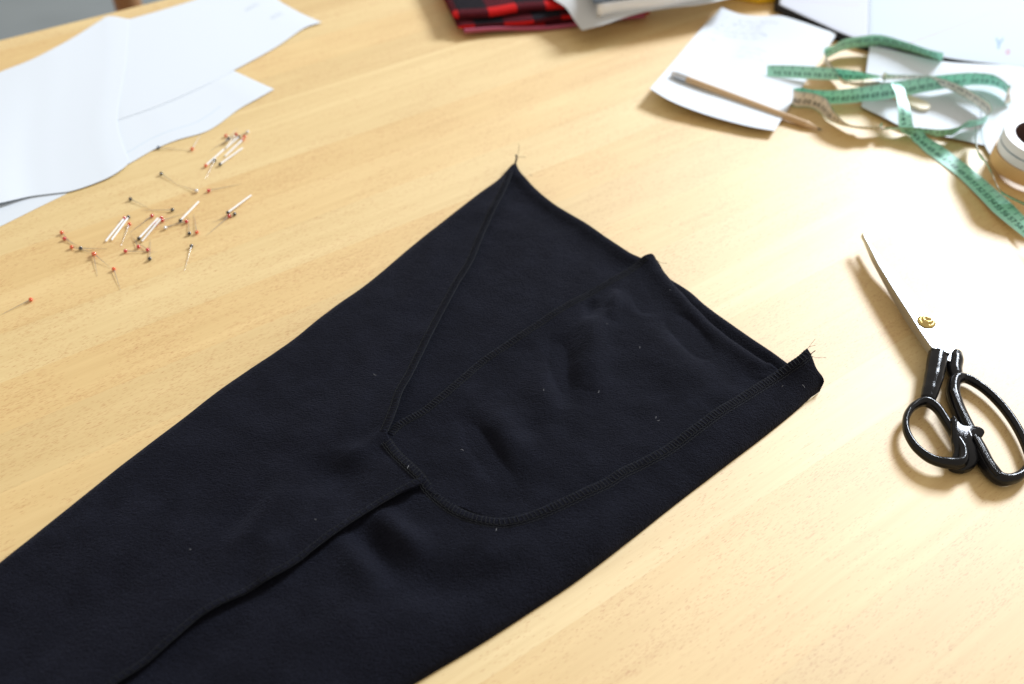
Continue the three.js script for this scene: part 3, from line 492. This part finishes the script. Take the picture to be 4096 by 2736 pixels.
// cream bone folder on the loose sheet
{
  const a = V([[360.9,5,-897.5]])[0], b = V([[394.2,5,-868.0]])[0], L = a.distanceTo(b), s = new THREE.Shape(); const w = 0.0075;
  s.moveTo(-L / 2 - 0.02, -w * 0.8); s.lineTo(L / 2 - w, -w); s.absarc(L / 2 - w, 0, w, -Math.PI / 2, Math.PI / 2); s.lineTo(-L / 2 - 0.02, w * 0.8); s.absarc(-L / 2 - 0.02, 0, w * 0.8, Math.PI / 2, Math.PI * 1.5);
  const g = new THREE.ExtrudeGeometry(s, { depth: 0.0012, bevelEnabled: true, bevelThickness: 0.0009, bevelSize: 0.0009, bevelSegments: 4, curveSegments: 20 }); g.rotateX(-Math.PI / 2);
  const f = tag(mesh('bone_folder', g, new THREE.MeshPhysicalMaterial({ color: lin(0.78, 0.70, 0.50), roughness: 0.4 })), 'cream rounded bone folder lying on the sheet under the tape', 'tool');
  f.position.set((a.x + b.x) / 2, 0.0056, (a.z + b.z) / 2); f.rotation.y = -Math.atan2(b.z - a.z, b.x - a.x);
}

// ---------------------------------------------------------------- measuring tape
{
  const len = 0.64, strip = (bg, ink, light) => canvasTex(2048, 64, (g, w, h) => {
    g.fillStyle = bg; g.fillRect(0, 0, w, h); g.fillStyle = light; g.fillRect(0, 0, w, 3); g.fillRect(0, h - 3, w, 3);
    g.fillStyle = ink; const cm = w / 64; g.font = 'bold 25px sans-serif'; g.textAlign = 'center';
    for (let k = 0; k < 64; k++) { const x = (k + 0.5) * cm; g.fillRect(x - 1, 0, 2.2, 22); for (let m = 1; m < 5; m++) g.fillRect(x + m * cm / 5, 0, 1, 10); g.save(); g.translate(x + cm / 2, h * 0.64); g.fillText(String(k + 12), 0, 8); g.restore(); }
  });
  const green = new THREE.MeshPhysicalMaterial({ map: strip('#a2e3cd', '#1a4a3e', '#bdeede'), roughness: 0.42, side: THREE.DoubleSide }), cream = new THREE.MeshPhysicalMaterial({ map: strip('#e9e4d6', '#39403d', '#b9dccb'), roughness: 0.42 });
  green.map.wrapS = cream.map.wrapS = THREE.RepeatWrapping;
  const tp = thing('measuring_tape', 'green and cream tailor measuring tape lying in loose loops over the papers', 'measuring tape');
  function ribbon(A, B, n) {
    const a = V(A), b = V(B), mid = new THREE.CatmullRomCurve3(a.map((p, k) => p.clone().add(b[k]).multiplyScalar(0.5)), false, 'centripetal'), ca = new THREE.CatmullRomCurve3(a, false, 'centripetal'), cb = new THREE.CatmullRomCurve3(b, false, 'centripetal');
    const W = 0.0185, rows = [];
    let s = 0, last = null;
    for (let i = 0; i <= n; i++) {
      const t = i / n, m = mid.getPoint(t), w = ca.getPoint(t).sub(cb.getPoint(t)), tan = mid.getTangent(t);
      w.addScaledVector(tan, -w.dot(tan)); if (w.length() < 0.004) w.setLength(0.004); const L = Math.min(W, Math.max(w.length(), 0.0125)); w.setLength(L / 2);
      if (last) s += m.distanceTo(last); last = m.clone(); const nn = new THREE.Vector3().crossVectors(tan, w).normalize().multiplyScalar(0.0002);
      const up = m.clone().add(w), dn = m.clone().sub(w), low = Math.min(up.y, dn.y); if (low < 0.0004) { up.y += 0.0004 - low; dn.y += 0.0004 - low; }
      rows.push([up, dn, s, nn]);
    }
    for (const [sg, mat, nm] of [[1, green, 'green_face'], [-1, cream, 'cream_face']]) {
      const pos = [], uv = [], idx = [];
      for (const [u, d, ss, nn] of rows) for (const q of [0, 0.25, 0.5, 0.75, 1]) { const p = d.clone().lerp(u, q).addScaledVector(nn, sg); pos.push(p.x, p.y, p.z); uv.push(ss / len, q); }
      for (let i = 0; i < n; i++) for (let j = 0; j < 4; j++) { const k = i * 5 + j; sg > 0 ? idx.push(k, k + 6, k + 1, k, k + 5, k + 6) : idx.push(k, k + 1, k + 6, k, k + 6, k + 5); }
      const g = new THREE.BufferGeometry(); g.setAttribute('position', new THREE.Float32BufferAttribute(pos, 3)); g.setAttribute('uv', new THREE.Float32BufferAttribute(uv, 2)); g.setIndex(idx); g.computeVertexNormals();
      mesh(nm, g, mat, tp);
    }
  }
  ribbon([[244.1,10,-925.0],[276.1,13,-921.9],[307.2,16,-916.8],[327.5,18,-908.4],[345.9,19,-902.6],[363.5,18,-902.3],[385.3,15,-905.9],[410.9,11,-905.3],[431.8,8,-891.4],[445.0,7,-868.8],[446.8,8,-857.4],[443.4,7,-848.8],[433.5,6,-841.1],[422.6,5,-837.7],[407.7,4.5,-825.8],[393.4,3,-822.0],[379.1,3,-828.0],[359.5,5,-828.2],[341.1,8,-824.3],[321.5,13,-817.1],[303.4,17,-814.1],[293.8,18.5,-832.5],[288.1,19,-855.3],[276.9,19,-863.8],[263.9,19,-865.8],[259.7,19,-868.1],[266.1,19,-871.6],[278.7,19,-870.0],[297.6,19,-871.0],[328.0,20,-878.5],[355.3,23,-884.1],[404.4,25,-898.5],[445.7,26,-906.8],[462.1,26,-905.1],[468.6,26,-896.1],[469.6,26,-882.9],[464.2,26,-876.7]],
    [[244.0,6,-918.6],[277.1,6,-918.0],[309.3,7,-915.1],[329.4,12,-909.4],[347.5,16,-905.6],[361.5,22,-898.9],[379.2,26,-895.6],[402.3,27,-893.3],[422.8,26,-881.9],[438.0,25,-861.1],[441.1,25,-846.0],[435.8,24,-833.0],[424.5,23,-826.1],[412.7,23,-819.4],[396.8,22,-808.8],[384.2,20,-809.0],[370.9,17,-813.8],[354.3,14,-818.2],[339.9,10,-821.9],[325.2,6,-824.6],[310.6,1.5,-834.2],[294.5,1,-846.7],[286.0,1,-862.6],[278.4,1,-867.8],[265.8,1,-867.5],[262.6,1,-871.8],[271.4,1,-877.4],[284.4,1,-876.8],[304.6,1,-876.4],[333.0,3,-879.2],[360.2,6,-883.0],[410.9,8,-901.3],[454.7,8,-914.9],[473.2,8,-911.9],[480.4,8,-902.0],[480.9,8,-887.4],[475.6,8,-883.1]], 420);
  ribbon([[430.5,9,-956.5],[418.0,9,-965.1],[400.1,8,-977.3],[374.9,7,-987.8],[352.0,6,-985.0],[334.3,5,-979.1],[320.9,4,-969.9],[312.2,3,-960.3],[311.5,3,-945.6],[315.7,3,-929.8],[322.3,4,-911.8],[338.4,4,-905.7],[357.6,6,-904.2],[365.2,14,-898.8],[363.0,24,-877.9],[364.6,22,-859.2],[364.5,18,-837.1],[366.9,10,-824.5],[375.5,6,-819.5],[386.8,4,-811.8],[411.9,3,-779.1],[421.8,5,-742.6],[425.6,10,-703.6],[425.9,13,-688.1],[432.2,17,-661.2]],
    [[422.9,27,-944.3],[409.3,27,-950.6],[391.5,26,-965.4],[367.6,25,-979.2],[344.8,24,-975.4],[327.3,23,-968.5],[312.6,22,-954.4],[303.6,21,-944.4],[303.5,21,-930.5],[307.6,20,-911.1],[313.7,20,-890.8],[330.2,20,-888.7],[348.6,23,-887.2],[350.9,30,-870.5],[355.9,26,-874.2],[355.8,24,-855.0],[355.0,18,-836.2],[356.7,8,-828.4],[364.0,2,-827.2],[372.6,0.7,-805.4],[390.0,0.7,-760.4],[401.5,2,-728.2],[411.1,5,-695.2],[420.4,7,-669.2],[429.7,9,-644.3]], 300);
  ribbon([[415.5,26,-806.4],[408.8,27,-783.5],[404.4,28,-764.7],[405.3,28,-750.8],[406.0,28,-733.0],[405.3,27,-715.1],[407.5,26,-705.9],[423.3,24,-694.8],[442.8,22,-685.6]], [[426.8,8,-826.4],[420.3,9,-801.1],[417.8,10,-783.0],[419.4,10,-770.4],[419.6,10,-754.0],[420.2,9,-736.1],[422.6,8,-726.2],[436.8,6,-713.8],[456.6,4,-703.6]], 120);
}

// ---------------------------------------------------------------- tape rolls at the right end
{
  const roll = (name, label, cat, x, y, z, parts) => { const t = thing(name, label, cat, [x, y, z]); for (const [nm, pts, mat] of parts) mesh(nm, new THREE.LatheGeometry(pts.map((p) => new THREE.Vector2(p[0] / 1000, p[1] / 1000)), 72), mat, t); };
  const tan = new THREE.MeshPhysicalMaterial({ color: lin(0.62, 0.40, 0.17), roughness: 0.45 }), white = new THREE.MeshPhysicalMaterial({ color: lin(0.70, 0.72, 0.72), roughness: 0.4 }), blue = new THREE.MeshPhysicalMaterial({ color: lin(0.03, 0.13, 0.2), roughness: 0.4 }), brown = new THREE.MeshStandardMaterial({ color: lin(0.10, 0.05, 0.04), roughness: 0.7 });
  roll('brown_tape_roll', 'tan roll of adhesive tape under the white roll beside the measuring tape', 'tape roll', 0.466, 0.0058, -0.776, [['tape_layers', [[28, 0.2], [37.6, 0], [38, 0.5], [38, 12.4], [37.6, 12.9], [28, 12.9]], tan], ['core', [[28, 12.9], [27, 12.9], [27, 0.1], [28, 0.1]], brown]]);
  roll('white_tape_roll', 'white tape roll with a dark blue line round it, stacked on the tan roll', 'tape roll', 0.4665, 0.0189, -0.776, [['lower_band', [[30, 0], [36.6, 0], [37, 0.5], [37, 8.4]], white], ['blue_line', [[37, 8.4], [36.4, 8.5], [36.4, 9.5], [37, 9.6]], blue], ['upper_band', [[37, 9.6], [37, 17.2], [36.4, 17.9], [28, 17.9]], white], ['core', [[28, 17.9], [27.4, 17.8], [27.2, 0.1], [30, 0]], brown]]);
}

// ---------------------------------------------------------------- folded plaid flannel, pad on it, yellow box
{
  const plaidTex = dataTex(256, 256, (x, y) => {
    const a = x < 128, b = y < 128, n = 26 * (vnoise(x / 2, y / 2, 128, 128, 61) - 0.5), tw = ((x + y) >> 1) % 4 < 2;
    if (a && b) return [196 + n, 26 + n * 0.4, 26 + n * 0.4]; if (!a && !b) return [20 + n * 0.4, 19 + n * 0.4, 26 + n * 0.4];
    return tw ? [96 + n, 18 + n * 0.4, 28 + n * 0.4] : [54 + n, 15 + n * 0.4, 25 + n * 0.4];
  }, true);
  const flannel = new THREE.MeshPhysicalMaterial({ map: plaidTex, roughness: 0.95, specularIntensity: 0.3, bumpMap: fuzzTex, bumpScale: 0.0006, sheen: 0.3, sheenColor: lin(0.25, 0.12, 0.12), sheenRoughness: 0.6 }), pink = new THREE.MeshStandardMaterial({ color: lin(0.36, 0.07, 0.12), roughness: 0.9 });
  const pf = thing('plaid_flannel', 'folded red and black checked flannel cloth with a rolled pink edge', 'fabric');
  // front edge runs from the near left corner to the right; the pile goes back from it
  const P0 = V([[-70.2,0,-974.9]])[0], P1 = V([[135.0,0,-1039.1]])[0], dirX = P1.clone().sub(P0).normalize(), len = P0.distanceTo(P1), back = new THREE.Vector3(dirX.z, 0, -dirX.x);
  // one folded layer: a flat loop with a round nose towards the front
  function layer(y0, y1, inset, x0, x1, depth, ph) {
    const prof = [], r = (y1 - y0) / 2; prof.push([depth, y0]); for (let k = 0; k <= 14; k++) { const a = -Math.PI / 2 - Math.PI * k / 14; prof.push([inset + r * 1.3 + Math.cos(a) * r * 1.3, y0 + r + Math.sin(a) * r]); } prof.push([depth * 0.4, y1 + 0.0006], [depth * 0.7, y1 + 0.0003], [depth, y1]);
    const nu = 60, pos = [], uv = [], idx = []; let run = 0;
    prof.forEach((q, j) => { if (j) run += Math.hypot(q[0] - prof[j - 1][0], q[1] - prof[j - 1][1]); for (let i = 0; i <= nu; i++) {
      const s = lerp(x0, x1, i / nu), w = 0.0016 * Math.sin(s * 38 + ph) + 0.001 * Math.sin(s * 90 + ph * 2), e = Math.min(1, Math.min(i, nu - i) / 2), yc = lerp(y0 + r, q[1], 0.25 + 0.75 * Math.sqrt(e));
      const p = P0.clone().addScaledVector(dirX, s).addScaledVector(back, q[0] + w); pos.push(p.x, yc + 0.0005 * Math.sin(s * 60 + ph), p.z); uv.push(s / 0.064 + ph * 0.13, run / 0.064); } });
    const W = nu + 1; for (let j = 0; j < prof.length - 1; j++) for (let i = 0; i < nu; i++) { const a = j * W + i; idx.push(a, a + W, a + 1, a + 1, a + W, a + W + 1); }
    const g = new THREE.BufferGeometry(); g.setAttribute('position', new THREE.Float32BufferAttribute(pos, 3)); g.setAttribute('uv', new THREE.Float32BufferAttribute(uv, 2)); g.setIndex(idx); g.computeVertexNormals(); return g;
  }
  mesh('folded_layer', layer(0.0008, 0.0058, 0.003, 0.004, len, 0.22, 0.4), flannel, pf);
  mesh('folded_layer', layer(0.0066, 0.0130, 0.000, -0.004, len - 0.004, 0.22, 2.1), flannel, pf);
  mesh('folded_layer', layer(0.0138, 0.0215, 0.010, -0.006, len - 0.01, 0.22, 3.9), flannel, pf);
  const hem = []; for (let k = 0; k <= 40; k++) { const s = lerp(0.002, len * 0.95, k / 40); hem.push(P0.clone().addScaledVector(dirX, s).addScaledVector(back, -0.003 + 0.0015 * Math.sin(s * 50)).setY(0.0045 + 0.0016 * Math.sin(s * 34 + 1) + 0.002 * Math.exp(-s * 40))); }
  mesh('rolled_edge', tube(hem, 0.0024, 120, 8), pink, pf);

  paper('grey_sheet', 'light grey sheet hanging off the plaid cloth under the pad', { c0: [[0.8,25,-1103.2],[83.9,25,-1133.5],[247.4,25,-1146.8]], c1: [[56.0,16,-971.9],[75.7,21,-975.2],[114.0,25,-997.8],[144.4,25,-1012.7],[183.2,25,-1026.5],[220.7,25,-1047.4]], d0: [[25.7,25,-1021.4],[38.1,24.5,-1005.1],[48.4,20,-983.6]] }, new THREE.MeshStandardMaterial({ color: lin(0.56, 0.57, 0.57), roughness: 0.9 }));
  const pad = thing('paper_pad', 'thick white pad with a dark cover lying on the grey sheet', 'pad');
  const side = new THREE.MeshStandardMaterial({ color: lin(0.83, 0.84, 0.86), roughness: 0.85 });
  mesh('page_block', sheet({ c0: [[70.4,38,-1101.7],[224.2,38,-1168.9]], c1: [[71.1,38,-984.5],[91.5,38,-994.8],[137.2,38,-1012.7],[204.2,38,-1043.2]], thick: 0.0125, floor: 0.0256, nu: 20, nv: 12 }), side, pad);
  mesh('cover', sheet({ c0: [[47.8,39.3,-1102.5],[224.4,39.3,-1172.9]], c1: [[66.6,39.3,-986.9],[94.1,39.3,-998.1],[198.7,39.3,-1044.6]], thick: 0.0012, floor: 0.038, nu: 12, nv: 8 }), new THREE.MeshStandardMaterial({ color: lin(0.035, 0.045, 0.055), roughness: 0.5 }), pad);

  const q = V([[260.2,0,-1084.6]])[0], yb = new THREE.ExtrudeGeometry((() => { const s = new THREE.Shape(); s.moveTo(-0.001, 0.001); s.quadraticCurveTo(0, 0, 0.001, 0.001); s.lineTo(0.034, 0.012); s.lineTo(0.034, 0.05); s.lineTo(-0.034, 0.05); s.lineTo(-0.034, 0.012); s.closePath(); return s; })(), { depth: 0.022, bevelEnabled: true, bevelThickness: 0.002, bevelSize: 0.0015, bevelSegments: 4 });
  yb.rotateX(-Math.PI / 2);
  const box = tag(mesh('yellow_case', yb, new THREE.MeshPhysicalMaterial({ color: lin(0.82, 0.50, 0.02), roughness: 0.4 })), 'small bright yellow case with a corner facing out between pad and open book', 'case'); box.position.set(q.x, 0.0022, q.z - 0.003);
}

renderer.render(scene, camera);
